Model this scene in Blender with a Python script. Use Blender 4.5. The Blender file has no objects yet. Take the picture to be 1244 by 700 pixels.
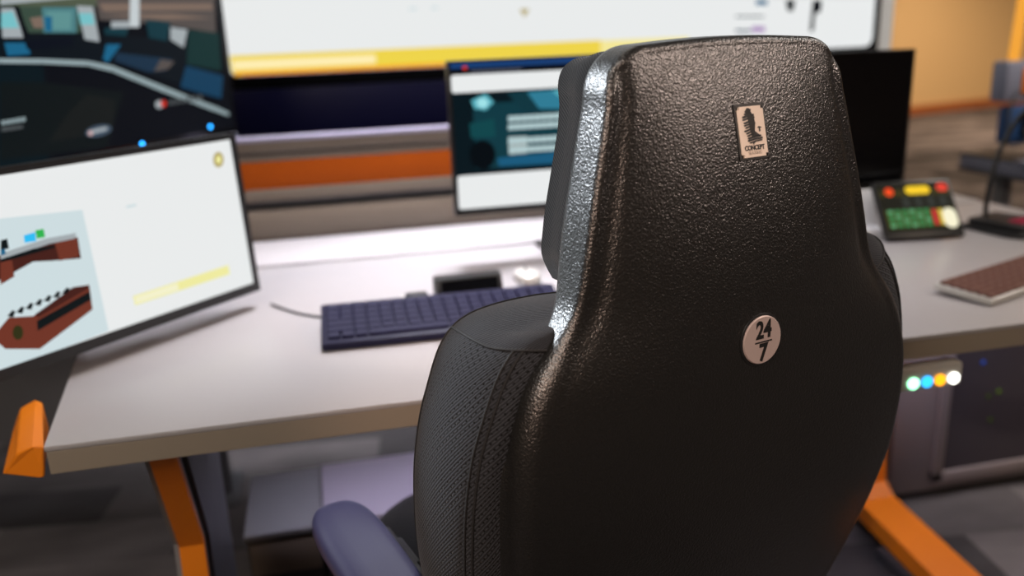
import bpy, bmesh, math, random
from math import sin, cos, tan, atan, pi, radians
from mathutils import Vector, Matrix
random.seed(7)
SC = bpy.context.scene
COL = SC.collection

# ---------------------------------------------------------------- camera
FPX = 1050.0
YAW, PITCH, ROLL = radians(12.4), atan(310 / FPX), 0.04
CAM = Vector((0, 0, 1.25))
FW = Vector((sin(YAW) * cos(PITCH), cos(YAW) * cos(PITCH), -sin(PITCH)))
_r = Vector((cos(YAW), -sin(YAW), 0)); _u = _r.cross(FW)
RT = _r * cos(ROLL) - _u * sin(ROLL); UP = _u * cos(ROLL) + _r * sin(ROLL)
cd = bpy.data.cameras.new('camera'); cam = bpy.data.objects.new('camera', cd); COL.objects.link(cam)
m = Matrix((RT, UP, -FW)).transposed().to_4x4(); m.translation = CAM; cam.matrix_world = m
cd.sensor_width = 36; cd.lens = FPX / 1244 * 36; cd.clip_start = 0.02
cd.dof.use_dof = True; cd.dof.focus_distance = 0.93; cd.dof.aperture_fstop = 2.2
SC.camera = cam

# ---------------------------------------------------------------- world, lights, exposure
SC.view_settings.view_transform = 'Standard'; SC.view_settings.look = 'None'
SC.view_settings.gamma = 1; SC.view_settings.use_curve_mapping = False
SC.view_settings.exposure = 0.0
w = bpy.data.worlds.new('world'); SC.world = w; w.use_nodes = True
w.node_tree.nodes['Background'].inputs[0].default_value = (0.5, 0.5, 0.55, 1)
w.node_tree.nodes['Background'].inputs[1].default_value = 0.1

def area(name, loc, size, power, color, rot=(0, 0, 0), sy=None):
    l = bpy.data.lights.new(name, 'AREA'); l.energy = power; l.color = color; l.size = size
    l.shape = 'RECTANGLE'; l.size_y = sy or size
    o = bpy.data.objects.new(name, l); COL.objects.link(o); o.location = loc; o.rotation_euler = rot
    return o
WARM = (1.0, 0.72, 0.5); NEUT = (1.0, 0.93, 0.86)
COOL = (0.93, 0.92, 1.0); PINK = (1.0, 0.62, 0.46)
ADDED_LAMPS = [  # x, y, size, power, colour, where, beam angle : unseen ceiling panels added to light the room (z = 2.88)
    (0.35, 2.15, 0.6, 22, COOL, 'above the desk\'s rear shelf', 62),
    (-1.0, -0.3, 0.6, 28, NEUT, 'ahead of the left end of the desk', 150),
    (-1.5, -1.2, 1.0, 16, WARM, 'behind the camera to the left', 150),
    (2.5, -0.6, 1.0, 18, WARM, 'behind the camera to the right', 150),
    (3.1, 1.5, 0.6, 40, NEUT, 'above the narrow side console', 150),
    (6.5, 5.0, 0.6, 60, WARM, 'in the middle of the open floor', 150),
    (8.0, 8.3, 0.6, 80, WARM, 'by the ochre wall, middle one', 150),
    (5.6, 8.0, 0.6, 50, WARM, 'by the ochre wall, nearest', 150),
    (10.5, 8.0, 0.6, 60, WARM, 'by the ochre wall, farthest', 150)]
for x, y, s, p, c, _w, ang in ADDED_LAMPS:
    area('ceiling_lamp_light', (x, y, 2.855), s, p, c).data.spread = radians(ang)

ADDED_SPOTS = [  # position, aim, power, colour, beam, where : unseen spotlights added for the chair highlights
    ((-2.1, 2.75, 2.55), (0.18, 0.85, 1.05), 720, (0.86, 0.93, 1.0), 24, 'cool track spotlight at the left front, turned to the chair'),
    ((2.55, -0.45, 2.58), (0.58, 0.83, 1.24), 150, (1.0, 0.78, 0.68), 17, 'warm track spotlight behind the camera at right'),
    ((-1.35, -1.35, 2.58), (0.15, 0.80, 0.98), 170, (1.0, 0.66, 0.5), 15, 'warm track spotlight behind the camera at left')]
for loc, aim, p, c, ang, _w in ADDED_SPOTS:
    l = bpy.data.lights.new('spot_light', 'SPOT'); l.energy = p; l.color = c; l.spot_size = radians(ang); l.spot_blend = 0.7; l.shadow_soft_size = 0.05
    o = bpy.data.objects.new('spot_light', l); COL.objects.link(o); o.location = loc
    o.rotation_euler = (Vector(aim) - Vector(loc)).to_track_quat('-Z', 'Y').to_euler()

# ---------------------------------------------------------------- pixel helper (for reading sizes off flat screens)
def ray(x, y): return RT * ((x - 622) / FPX) + UP * ((350 - y) / FPX) + FW
def at_y(x, y, Y): d = ray(x, y); return CAM + d * (Y / d.y)
def at_plane(x, y, p, n): d = ray(x, y); return CAM + d * ((p - CAM).dot(n) / d.dot(n))

# ---------------------------------------------------------------- materials
def mat(name, color, rough=0.5, metal=0.0, spec=0.5, emit=None, estr=1.0, bump=None, trans=0, coat=0):
    """bump = (kind, scale, distance)"""
    M = bpy.data.materials.new(name); M.use_nodes = True
    nt = M.node_tree; b = nt.nodes['Principled BSDF']
    b.inputs['Base Color'].default_value = (*color, 1); b.inputs['Roughness'].default_value = rough
    b.inputs['Metallic'].default_value = metal; b.inputs['Specular IOR Level'].default_value = spec
    b.inputs['Transmission Weight'].default_value = trans; b.inputs['Coat Weight'].default_value = coat
    if emit:
        b.inputs['Emission Color'].default_value = (*emit, 1); b.inputs['Emission Strength'].default_value = estr
    tc = nt.nodes.new('ShaderNodeTexCoord')
    n = nt.nodes.new('ShaderNodeTexNoise'); n.inputs['Scale'].default_value = (bump[1] if bump and bump[0] == 'noise' else 25)
    n.inputs['Detail'].default_value = 4
    nt.links.new(tc.outputs['Object'], n.inputs['Vector'])
    if bump:
        bp = nt.nodes.new('ShaderNodeBump'); bp.inputs['Distance'].default_value = bump[2]
        src = n.outputs['Fac']
        if bump[0] == 'grain':
            v = nt.nodes.new('ShaderNodeTexVoronoi'); v.inputs['Scale'].default_value = bump[1]
            v.feature = 'SMOOTH_F1'; v.inputs['Smoothness'].default_value = 0.6
            mx = nt.nodes.new('ShaderNodeMix'); mx.data_type = 'RGBA'; mx.inputs[0].default_value = 0.0015
            nt.links.new(tc.outputs['Object'], mx.inputs[6]); n.inputs['Scale'].default_value = bump[1] * 0.6
            nt.links.new(n.outputs['Color'], mx.inputs[7]); nt.links.new(mx.outputs[2], v.inputs['Vector'])
            a = nt.nodes.new('ShaderNodeMath'); a.operation = 'ADD'
            nt.links.new(v.outputs['Distance'], a.inputs[0]); nt.links.new(n.outputs['Fac'], a.inputs[1]); src = a.outputs[0]
        nt.links.new(src, bp.inputs['Height']); nt.links.new(bp.outputs[0], b.inputs['Normal'])
    elif not emit:
        r = nt.nodes.new('ShaderNodeMapRange'); r.inputs[3].default_value = max(0, rough - 0.04); r.inputs[4].default_value = min(1, rough + 0.04)
        nt.links.new(n.outputs['Fac'], r.inputs[0]); nt.links.new(r.outputs[0], b.inputs['Roughness'])
    return M

def fabric(name, c1, dots=True):
    """twill weave with a grid of small punched holes, laid out in UV metres"""
    M = mat(name, c1, 0.9, spec=0.25); nt = M.node_tree; b = nt.nodes['Principled BSDF']
    for l in list(nt.links):
        if l.to_socket.name == 'Roughness': nt.links.remove(l)
    uv = nt.nodes.new('ShaderNodeUVMap')
    mp = nt.nodes.new('ShaderNodeMapping'); mp.inputs['Rotation'].default_value = (0, 0, radians(35)); nt.links.new(uv.outputs[0], mp.inputs[0])
    wv = nt.nodes.new('ShaderNodeTexWave'); wv.inputs['Scale'].default_value = 100; wv.inputs['Distortion'].default_value = 0.6
    wv.inputs['Detail'].default_value = 1; nt.links.new(mp.outputs[0], wv.inputs['Vector'])
    vo = nt.nodes.new('ShaderNodeTexVoronoi'); vo.inputs['Scale'].default_value = 150; vo.inputs['Randomness'].default_value = 0.12
    nt.links.new(mp.outputs[0], vo.inputs['Vector'])
    rp = nt.nodes.new('ShaderNodeMapRange'); rp.inputs[1].default_value = 0.13; rp.inputs[2].default_value = 0.24
    rp.inputs[3].default_value = 0.0 if dots else 1.0; rp.inputs[4].default_value = 1
    nt.links.new(vo.outputs['Distance'], rp.inputs[0])
    w1 = nt.nodes.new('ShaderNodeMapRange'); w1.inputs[3].default_value = 0.55; w1.inputs[4].default_value = 1.35; nt.links.new(wv.outputs['Fac'], w1.inputs[0])
    mu = nt.nodes.new('ShaderNodeMath'); mu.operation = 'MULTIPLY'; nt.links.new(w1.outputs[0], mu.inputs[0]); nt.links.new(rp.outputs[0], mu.inputs[1])
    vm = nt.nodes.new('ShaderNodeVectorMath'); vm.operation = 'SCALE'; vm.inputs[0].default_value = c1; nt.links.new(mu.outputs[0], vm.inputs['Scale'])
    nt.links.new(vm.outputs[0], b.inputs['Base Color'])
    bp = nt.nodes.new('ShaderNodeBump'); bp.inputs['Distance'].default_value = 0.0006; nt.links.new(mu.outputs[0], bp.inputs['Height']); nt.links.new(bp.outputs[0], b.inputs['Normal'])
    b.inputs['Sheen Weight'].default_value = 0.08; b.inputs['Sheen Roughness'].default_value = 0.4
    return M

def carpet():
    M = mat('carpet', (0.05, 0.05, 0.05), 0.95, spec=0.2); nt = M.node_tree; b = nt.nodes['Principled BSDF']
    for l in list(nt.links):
        if l.to_socket.name == 'Roughness': nt.links.remove(l)
    tc = nt.nodes.new('ShaderNodeTexCoord')
    mp = nt.nodes.new('ShaderNodeMapping'); mp.inputs['Rotation'].default_value = (0, 0, radians(8)); nt.links.new(tc.outputs['Object'], mp.inputs[0])
    br = nt.nodes.new('ShaderNodeTexBrick'); br.inputs['Scale'].default_value = 1; br.inputs['Mortar Size'].default_value = 0
    br.inputs['Brick Width'].default_value = 0.5; br.inputs['Row Height'].default_value = 0.2
    br.inputs['Color1'].default_value = (0.022, 0.021, 0.022, 1); br.inputs['Color2'].default_value = (0.15, 0.135, 0.135, 1)
    nt.links.new(mp.outputs[0], br.inputs['Vector'])
    mp2 = nt.nodes.new('ShaderNodeMapping'); mp2.inputs['Scale'].default_value = (2.5, 6, 1); nt.links.new(tc.outputs['Object'], mp2.inputs[0])
    n = nt.nodes.new('ShaderNodeTexNoise'); n.inputs['Scale'].default_value = 1.2; n.inputs['Detail'].default_value = 3; nt.links.new(mp2.outputs[0], n.inputs['Vector'])
    rp = nt.nodes.new('ShaderNodeMapRange'); rp.inputs[1].default_value = 0.35; rp.inputs[2].default_value = 0.65; rp.inputs[3].default_value = 0.8; rp.inputs[4].default_value = 1.25
    nt.links.new(n.outputs['Fac'], rp.inputs[0])
    vm = nt.nodes.new('ShaderNodeVectorMath'); vm.operation = 'SCALE'; nt.links.new(br.outputs['Color'], vm.inputs[0]); nt.links.new(rp.outputs[0], vm.inputs['Scale'])
    nt.links.new(vm.outputs[0], b.inputs['Base Color'])
    f = nt.nodes.new('ShaderNodeTexNoise'); f.inputs['Scale'].default_value = 400; nt.links.new(tc.outputs['Object'], f.inputs['Vector'])
    bp = nt.nodes.new('ShaderNodeBump'); bp.inputs['Distance'].default_value = 0.003; nt.links.new(f.outputs['Fac'], bp.inputs['Height']); nt.links.new(bp.outputs[0], b.inputs['Normal'])
    return M

MT = {}
def E(name, rgb, s=1.0):
    if name not in MT: MT[name] = mat(name, (0.002, 0.002, 0.002), 0.4, spec=0.06, emit=rgb, estr=s)
    return MT[name]
MT['shell'] = mat('black_grained_plastic', (0.006, 0.006, 0.0058), 0.34, spec=0.8, bump=('grain', 500, 0.00047))
MT['fabric'] = fabric('charcoal_twill', (0.024, 0.026, 0.031))
MT['fabric2'] = fabric('plain_twill', (0.022, 0.024, 0.029), dots=False)
MT['headfabric'] = fabric('black_twill', (0.004, 0.0042, 0.0052), dots=False)
MT['seam'] = mat('black_thread', (0.006, 0.006, 0.007), 0.8)
MT['pad'] = mat('armrest_rubber', (0.06, 0.065, 0.15), 0.3, spec=0.7)  # blue in the base colour stands for the cool sheen on the pad
MT['plastic'] = mat('black_plastic', (0.012, 0.012, 0.013), 0.4)
MT['gloss'] = mat('glossy_black', (0.004, 0.004, 0.005), 0.12)
MT['key'] = mat('navy_black_keys', (0.012, 0.011, 0.04), 0.5, spec=.2)
MT['kbody'] = mat('navy_black_keyboard', (0.008, 0.007, 0.03), 0.5, spec=.25)
MT['steel'] = mat('brushed_steel', (0.5, 0.5, 0.52), 0.3, 1.0)
MT['grey'] = mat('grey_powder_coat', (0.22, 0.22, 0.23), 0.45)
MT['darkgrey'] = mat('dark_grey_powder_coat', (0.05, 0.05, 0.055), 0.45)
MT['top'] = mat('light_grey_laminate', (0.40, 0.38, 0.385), 0.30, spec=0.5)
MT['edge'] = mat('taupe_edging', (0.30, 0.25, 0.195), 0.5)
MT['taupe'] = mat('taupe_laminate', (0.16, 0.125, 0.095), 0.45)
MT['orange'] = mat('orange_powder_coat', (0.9, 0.24, 0.008), 0.45)
MT['orange2'] = mat('burnt_orange_panel', (0.36, 0.065, 0.001), 0.6, spec=.15)
MT['white'] = mat('white_paint', (0.75, 0.75, 0.77), 0.5)
MT['lav'] = mat('pale_lavender_panel', (0.45, 0.41, 0.49), 0.25)
MT['navy'] = mat('navy_wall_panel', (0.002, 0.002, 0.016), 0.4, spec=.2)
MT['yellow'] = mat('ochre_wall_paint', (0.66, 0.47, 0.23), 0.85)
MT['wood'] = mat('red_brown_skirting', (0.35, 0.11, 0.03), 0.5)
MT['ceil'] = mat('ceiling_tile', (0.5, 0.48, 0.46), 0.9)
MT['wallgrey'] = mat('warm_wall_paint', (0.42, 0.33, 0.26), 0.9)
MT['silver'] = mat('silver_plastic', (0.62, 0.6, 0.56), 0.35, 0.3)
MT['brkey'] = mat('brown_grey_keys', (0.15, 0.07, 0.055), 0.5, spec=.2)
MT['brightwhite'] = mat('cool_white_paint', (0.86, 0.9, 0.92), 0.5)
MT['label'] = mat('cream_label', (0.75, 0.62, 0.52), 0.4)
MT['badge'] = mat('brushed_badge', (0.42, 0.34, 0.32), 0.45, 0.2)
MT['ink'] = mat('black_ink', (0.006, 0.006, 0.006), 0.5)
MT['paleink'] = mat('pale_ink', (0.5, 0.42, 0.36), 0.5)
MT['blue'] = mat('blue_plastic', (0.02, 0.07, 0.2), 0.5)
MT['bluegrey'] = mat('blue_grey_plastic', (0.25, 0.26, 0.34), 0.5)
MT['glass'] = mat('smoked_glass', (0.06, 0.05, 0.06), 0.12, spec=0.6)
MT['cab'] = mat('mauve_grey_cabinet', (0.28, 0.235, 0.23), 0.5)
MT['carpet'] = carpet()
MT['darkwall'] = mat('dark_grey_wall', (0.12, 0.115, 0.115), 0.8)
MT['ledge'] = mat('lavender_grey_ledge', (0.24, 0.22, 0.30), 0.35)

# ---------------------------------------------------------------- mesh helpers
class MB:
    def __init__(s): s.v = []; s.f = []; s.mi = []; s.mats = []; s.uv = {}
    def m(s, mt):
        if mt not in s.mats: s.mats.append(mt)
        return s.mats.index(mt)
    def face(s, pts, mt):
        b = len(s.v); s.v += [Vector(p) for p in pts]; s.f.append(tuple(range(b, b + len(pts)))); s.mi.append(s.m(mt))
    def grid(s, rows, mt, closed_u=False, uv=None):
        b = len(s.v); n = len(rows[0])
        for r in rows: s.v += [Vector(p) for p in r]
        if uv:
            for i, r in enumerate(uv):
                for j, q in enumerate(r): s.uv[b + i * n + j] = q
        k = s.m(mt)
        for i in range(len(rows) - 1):
            for j in range(n if closed_u else n - 1):
                j2 = (j + 1) % n
                s.f.append((b + i * n + j, b + i * n + j2, b + (i + 1) * n + j2, b + (i + 1) * n + j)); s.mi.append(k)
    def box(s, c, size, mt, bev=0.0, rot=None, seg=2):
        bm = bmesh.new(); bmesh.ops.create_cube(bm, size=1)
        for v in bm.verts: v.co = Vector((v.co.x * size[0], v.co.y * size[1], v.co.z * size[2]))
        if bev: bmesh.ops.bevel(bm, geom=bm.edges[:], offset=bev, segments=seg, affect='EDGES', profile=0.5)
        s.bm(bm, mt, Matrix.Translation(c) @ (rot.to_4x4() if rot else Matrix()))
    def bm(s, bm, mt, M=Matrix()):
        b = len(s.v); bm.verts.index_update()
        s.v += [M @ v.co for v in bm.verts]; k = s.m(mt)
        for f in bm.faces: s.f.append(tuple(b + v.index for v in f.verts)); s.mi.append(k)
        bm.free()
    def tube(s, pts, r, mt, n=10, caps=True):
        pts = [Vector(p) for p in pts]; rs = r if isinstance(r, (list, tuple)) else [r] * len(pts)
        t0 = (pts[1] - pts[0]).normalized(); a = t0.orthogonal().normalized(); rows = []
        for i, p in enumerate(pts):
            t = (pts[min(i + 1, len(pts) - 1)] - pts[max(i - 1, 0)]).normalized()
            a = (a - t * a.dot(t)).normalized(); c = t.cross(a)
            rows.append([p + (a * cos(2 * pi * k / n) + c * sin(2 * pi * k / n)) * rs[i] for k in range(n)])
        s.grid(rows, mt, closed_u=True)
        if caps: s.face(rows[0][::-1], mt); s.face(rows[-1], mt)
    def lathe(s, prof, mt, c=(0, 0, 0), n=32, M=None):
        c = Vector(c); rows = []
        for r, z in prof:
            row = [Vector((r * cos(2 * pi * k / n), r * sin(2 * pi * k / n), z)) for k in range(n)]
            rows.append([(M @ p if M else p) + c for p in row])
        s.grid(rows, mt, closed_u=True)
    def prism(s, poly, M, depth, mt, bev=0):
        """poly in local xy, extruded along local z"""
        bm = bmesh.new(); vs = [bm.verts.new((p[0], p[1], 0)) for p in poly]; f = bm.faces.new(vs)
        r = bmesh.ops.extrude_face_region(bm, geom=[f])
        for v in r['geom']:
            if isinstance(v, bmesh.types.BMVert): v.co.z += depth
        bmesh.ops.recalc_face_normals(bm, faces=bm.faces[:])
        if bev: bmesh.ops.bevel(bm, geom=bm.edges[:], offset=bev, segments=2, affect='EDGES', profile=0.5)
        s.bm(bm, mt, M)
    def build(s, name, parent=None, smooth=40, label=None, recalc=True, merge=0.0):
        me = bpy.data.meshes.new(name); me.from_pydata([tuple(v) for v in s.v], [], s.f)
        for mt in s.mats: me.materials.append(MT[mt] if isinstance(mt, str) else mt)
        me.polygons.foreach_set('material_index', s.mi)
        if s.uv:
            l = me.uv_layers.new(name='UVMap')
            for lp in me.loops:
                l.data[lp.index].uv = s.uv.get(lp.vertex_index, (0, 0))
        if recalc or merge:
            bm = bmesh.new(); bm.from_mesh(me)
            if merge: bmesh.ops.remove_doubles(bm, verts=bm.verts[:], dist=merge)
            if recalc: bmesh.ops.recalc_face_normals(bm, faces=bm.faces[:])
            bm.to_mesh(me); bm.free()
        if smooth:
            me.shade_smooth()
            me.set_sharp_from_angle(angle=radians(smooth))
        o = bpy.data.objects.new(name, me); COL.objects.link(o)
        if parent: o.parent = parent
        if label: o['label'] = label
        return o
def thing(name, label, cat, loc=(0, 0, 0), rz=0, group=None):
    o = bpy.data.objects.new(name, None); o.empty_display_size = 0.05; COL.objects.link(o); o.location = loc; o.rotation_euler = (0, 0, rz)
    return tag(o, label, cat, group)
def tag(o, label, cat, group=None):
    o['label'] = label; o['category'] = cat
    if group: o['group'] = group
    return o
def struct(o): o['kind'] = 'structure'; return o
def text_mesh(name, body, size, mt, M, parent, ext=0.0002, bold=0.0, xs=1.0):
    cu = bpy.data.curves.new('txt', 'FONT'); cu.body = body; cu.size = size; cu.align_x = 'CENTER'; cu.align_y = 'CENTER'
    cu.extrude = ext; cu.offset = bold
    o = bpy.data.objects.new('txt', cu); COL.objects.link(o)
    dg = bpy.context.evaluated_depsgraph_get(); me = bpy.data.meshes.new_from_object(o.evaluated_get(dg))
    bpy.data.objects.remove(o); me.name = name
    me.transform(M @ Matrix.Diagonal((xs, 1, 1, 1))); me.materials.clear(); me.materials.append(MT[mt] if isinstance(mt, str) else mt)
    q = bpy.data.objects.new(name, me); COL.objects.link(q); q.parent = parent
    return q
def interp(tab, x):
    if x <= tab[0][0]: return tab[0][1]
    for (a, b), (c, d) in zip(tab, tab[1:]):
        if x <= c: return b + (d - b) * (x - a) / (c - a)
    return tab[-1][1]
def smooth_tab(tab, n=3):
    """Catmull-Rom densified table"""
    out = []
    for i in range(len(tab) - 1):
        p0 = tab[max(i - 1, 0)]; p1 = tab[i]; p2 = tab[i + 1]; p3 = tab[min(i + 2, len(tab) - 1)]
        for k in range(n):
            t = k / n
            out.append(tuple(0.5 * ((2 * b) + (-a + c) * t + (2 * a - 5 * b + 4 * c - d) * t * t + (-a + 3 * b - 3 * c + d) * t ** 3) for a, b, c, d in zip(p0, p1, p2, p3)))
    out.append(tuple(tab[-1])); return out

# ================================================================ SETTING
H = 2.9
def quad_struct(name, pts, mt):
    b = MB(); b.face(pts, mt); return struct(b.build(name, smooth=0, recalc=False))
def slab(name, lo, hi, mt):
    b = MB(); c = [(a + d) / 2 for a, d in zip(lo, hi)]; b.box(c, [d - a for a, d in zip(lo, hi)], mt); return struct(b.build(name, smooth=0))
slab('floor', (-4, -4, -0.1), (14, 10.6, 0), 'carpet')
slab('ceiling', (-4, -4, H), (14, 10.6, H + 0.1), 'ceil')
slab('wall_left', (-4.1, -4, 0), (-4, 10.6, H), 'wallgrey')
slab('wall_right', (14, -4, 0), (14.1, 10.6, H), 'yellow')
slab('wall_front', (-4, -4.1, 0), (14, -4, H), 'wallgrey')
# ochre far wall, running very slightly away to the right
b = MB(); b.prism([(2.0, 8.7), (14, 11.7), (14, 11.8), (2.0, 8.8)], Matrix(), H, 'yellow')
struct(b.build('wall_far', smooth=0))
b = MB(); b.prism([(2.0, 8.67), (14, 11.67), (14, 11.7), (2.0, 8.7)], Matrix(), 0.12, 'wood')
struct(b.build('baseboard_far', smooth=0))
WY = 2.96
slab('wall_back', (-4, WY, 0), (2.06, WY + 0.15, H), 'darkwall')
slab('trim_1', (2.06, WY - 0.01, 0), (2.135, WY + 0.16, H), 'brightwhite')
for x, y, s, p, c, where, _a in ADDED_LAMPS:
    t = thing('ceiling_light', 'square ceiling light panel ' + where, 'ceiling light', (x, y, H - 0.03), group='ceiling light panels')
    b = MB()
    for sx, sy, dx, dy in ((1, 0.05, 0, 0.5), (1, 0.05, 0, -0.5), (0.05, 1, 0.5, 0), (0.05, 1, -0.5, 0)):
        b.box((dx * (s + .04), dy * (s + .04), 0.012), (sx * (s + .06), sy * (s + .06), 0.035), 'white')
    b.build('frame', t, smooth=0)
    b = MB(); b.box((0, 0, 0.02), (s + .02, s + .02, 0.012), E('lamp_diffuser', (1, 0.85, 0.7), 3.0)); b.build('diffuser', t, smooth=0)

for loc, aim, p, c, ang, where in ADDED_SPOTS:
    t = thing('track_spotlight', where, 'spotlight', (loc[0], loc[1], H))
    dr = (Vector(aim) - Vector(loc)).normalized(); hp = Vector((0, 0, loc[2] - H)); Q = dr.to_track_quat('Z', 'Y').to_matrix()
    b = MB(); b.lathe([(0, -.19), (.045, -.19), (.062, -.17), (.070, -.02), (.070, .0), (.064, .0), (.060, -.03), (0, -.035)], 'darkgrey', hp, 28, Q); b.build('lamp_head', t)
    b = MB(); b.tube([Vector((0, 0, -.001)), Vector((0, 0, hp.z + .10)), hp - dr * .12], .011, 'darkgrey'); b.box((0, 0, -.012), (.12, .05, .022), 'darkgrey', .004); b.build('stem', t)
    b = MB(); b.lathe([(.058, -.028), (.0001, -.024)], E('spot_lens', (1, .9, .8), 3.0), hp, 24, Q); b.build('lens', t)

# ================================================================ OFFICE CHAIR
CH = thing('office_chair', 'black high-backed operator chair with grained plastic back shell and 24/7 badge', 'chair', (0.432, 0.770, 0), radians(16.2))
# tables over height z: half width at the back crease, and forward offset of centre line / edge
HW = smooth_tab([(0.40, .19), (0.50, .235), (0.56, .255), (0.594, .262), (0.634, .269), (0.674, .274), (0.714, .279), (0.754, .281), (0.794, .282), (0.834, .281), (0.874, .275), (0.914, .262),
      (0.935, .250), (0.954, .234), (0.975, .217), (0.994, .205), (1.034, .194), (1.074, .185), (1.114, .175), (1.154, .165), (1.18, .158)], 4)
OFFC = smooth_tab([(0.40, .10), (0.50, .068), (0.594, .040), (0.674, .019), (0.754, .005), (0.85, 0), (0.934, 0), (1.00, .003), (1.06, .010), (1.12, .021), (1.18, .036), (1.24, .056), (1.30, .080)], 4)
OFFE = smooth_tab([(0.40, .12), (0.50, .09), (0.594, .065), (0.674, .044), (0.754, .030), (0.834, .025), (0.914, .029), (0.97, .036), (1.034, .037), (1.114, .043), (1.194, .049), (1.24, .060), (1.30, .082)], 4)
OFFR = smooth_tab([(0.40, .155), (0.50, .125), (0.60, .10), (0.70, .078), (0.80, .066), (0.88, .060), (0.94, .058), (0.99, .074), (1.05, .086), (1.12, .090), (1.20, .094), (1.26, .100)], 4)
ZTOP = 1.235
outl = [(interp(HW, z), z) for z in [0.40 + 0.012 * i for i in range(66)]]       # up to 1.18
outl = [(h, z) for h, z in outl if z <= 1.181]
# rounded top corner
RC = 0.052; hx = interp(HW, 1.19) - 0.004
cz = ZTOP - RC; cx = 0.1575 - RC
for k in range(0, 13):
    a = radians(6 + 84 * k / 12); outl.append((cx + RC * cos(a), cz + RC * sin(a)))
for u in (.085, .07, .05, .03, .015, 0.0): outl.append((u, ZTOP + 0.004 * (1 - (u / .1) ** 2)))
def normals(ol):
    ns = []
    for i in range(len(ol)):
        a = ol[max(i - 1, 0)]; c = ol[min(i + 1, len(ol) - 1)]
        t = Vector((c[0] - a[0], c[1] - a[1])).normalized(); ns.append(Vector((t.y, -t.x)))
    ns[-1] = Vector((0, 1)); return ns
def hfull(z): return interp(HW, z) if z < 1.18 else 0.158 - 0.09 * (z - 1.18)
def face_off(u, z):
    e = min(1.15, abs(u) / hfull(z)); c = interp(OFFC, z); d = interp(OFFE, z)
    o = c + (d - c) * e ** 2.6
    # shallow moulded valley just inside the raised border
    o += 0.0045 * math.exp(-((e - 0.90) / 0.035) ** 2) * (1 if z > 1.0 else max(0, (z - 0.9) / 0.1))
    return o
ns = normals(outl)
def RADF(i): z = outl[i][1]; t = min(1, max(0, (z - .93) / .07)); t = t * t * (3 - 2 * t); return .027 + (.009 - .027) * t
def ring(inset, i): return (outl[i][0] - ns[i].x * inset, outl[i][1] - ns[i].y * inset)
N = len(outl); RAD = 0.009
b = MB(); NC = 60; rows = []
for i in range(N):
    u, z = ring(RADF(i), i); u = max(u, 0)
    rows.append([(u * t, face_off(u * t, z), z) for t in [-cos(pi * j / NC) if False else (2 * j / NC - 1) for j in range(NC + 1)]])
b.grid(rows, 'shell')
def side(sg):
    rr = []
    K = 6
    for k in range(K + 1):
        a = pi / 2 * k / K; row = []
        for i in range(N):
            RAD = RADF(i); ui, zi = ring(RAD, i); base = face_off(max(ui, 0), zi)
            row.append((sg * max(ui + ns[i].x * RAD * sin(a), 0), base + RAD * (1 - cos(a)), zi + ns[i].y * RAD * sin(a)))
        rr.append(row)
    for fr in (0.33, 0.66, 1.0):
        row = []
        for i in range(N):
            x0, y0, z0 = rr[K][i]; orim = interp(OFFR, outl[i][1])
            fl = (0.012 if outl[i][1] < 0.85 else 0.0) * fr
            row.append((x0 + sg * ns[i].x * fl, y0 + (orim - y0) * fr, z0 + ns[i].y * fl))
        rr.append(row)
    last = rr[-1]
    rr.append([(p[0] - sg * ns[i].x * 0.004, p[1] + 0.003, p[2] - ns[i].y * 0.004) for i, p in enumerate(last)])
    rr.append([(p[0] - sg * ns[i].x * 0.02 if abs(p[0]) > 0.02 else p[0], p[1] + 0.002, p[2] - ns[i].y * 0.02) for i, p in enumerate(last)])
    b.grid(rr, 'shell')
side(-1); side(1)
shell = b.build('back_shell', CH, smooth=60, merge=0.0004)
sub = shell.modifiers.new('s', 'SUBSURF'); sub.levels = 1; sub.render_levels = 1

# --- badge and label lie on the shell surface
def frame_at(u, z, lift=0.0):
    e = 0.004
    p = Vector((u, face_off(u, z), z)); du = Vector((2 * e, face_off(u + e, z) - face_off(u - e, z), 0)).normalized()
    dz = Vector((0, face_off(u, z + e) - face_off(u, z - e), 2 * e)).normalized()
    n = du.cross(dz).normalized(); dz = n.cross(du)
    M = Matrix((du, dz, n)).transposed().to_4x4(); M.translation = p + n * lift
    return M
def disc(mb, M, prof, mt, n=40):
    rows = [[M @ Vector((r * cos(2 * pi * k / n), r * sin(2 * pi * k / n), z)) for k in range(n)] for r, z in prof]
    mb.grid(rows, mt, closed_u=True); mb.face(rows[-1], mt)
BM_ = frame_at(0, 0.934)
b = MB(); disc(b, BM_, [(.0262, -.002), (.0262, .0022), (.0252, .0030)], 'badge')
badge = b.build('badge', CH, smooth=30, label='round 24/7 badge on the chair back')
b = MB(); disc(b, BM_, [(.0290, -.002), (.0285, .0008), (.0265, .0012)], 'plastic'); b.build('badge_rim', badge, smooth=30)
text_mesh('numerals', '24', 0.0262, 'ink', BM_ @ Matrix.Translation((0.001, .0106, .0031)), badge, bold=.0009, xs=0.82)
text_mesh('numeral', '7', 0.0262, 'ink', BM_ @ Matrix.Translation((0.001, -.0142, .0031)), badge, bold=.0009, xs=0.9)
b = MB(); b.box((0, 0, 0), (.0235, .0015, .0005), 'ink'); o = b.build('dividing_bar', badge, smooth=0)
o.data.transform(BM_ @ Matrix.Translation((0.001, -.0018, .0031)))

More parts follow.
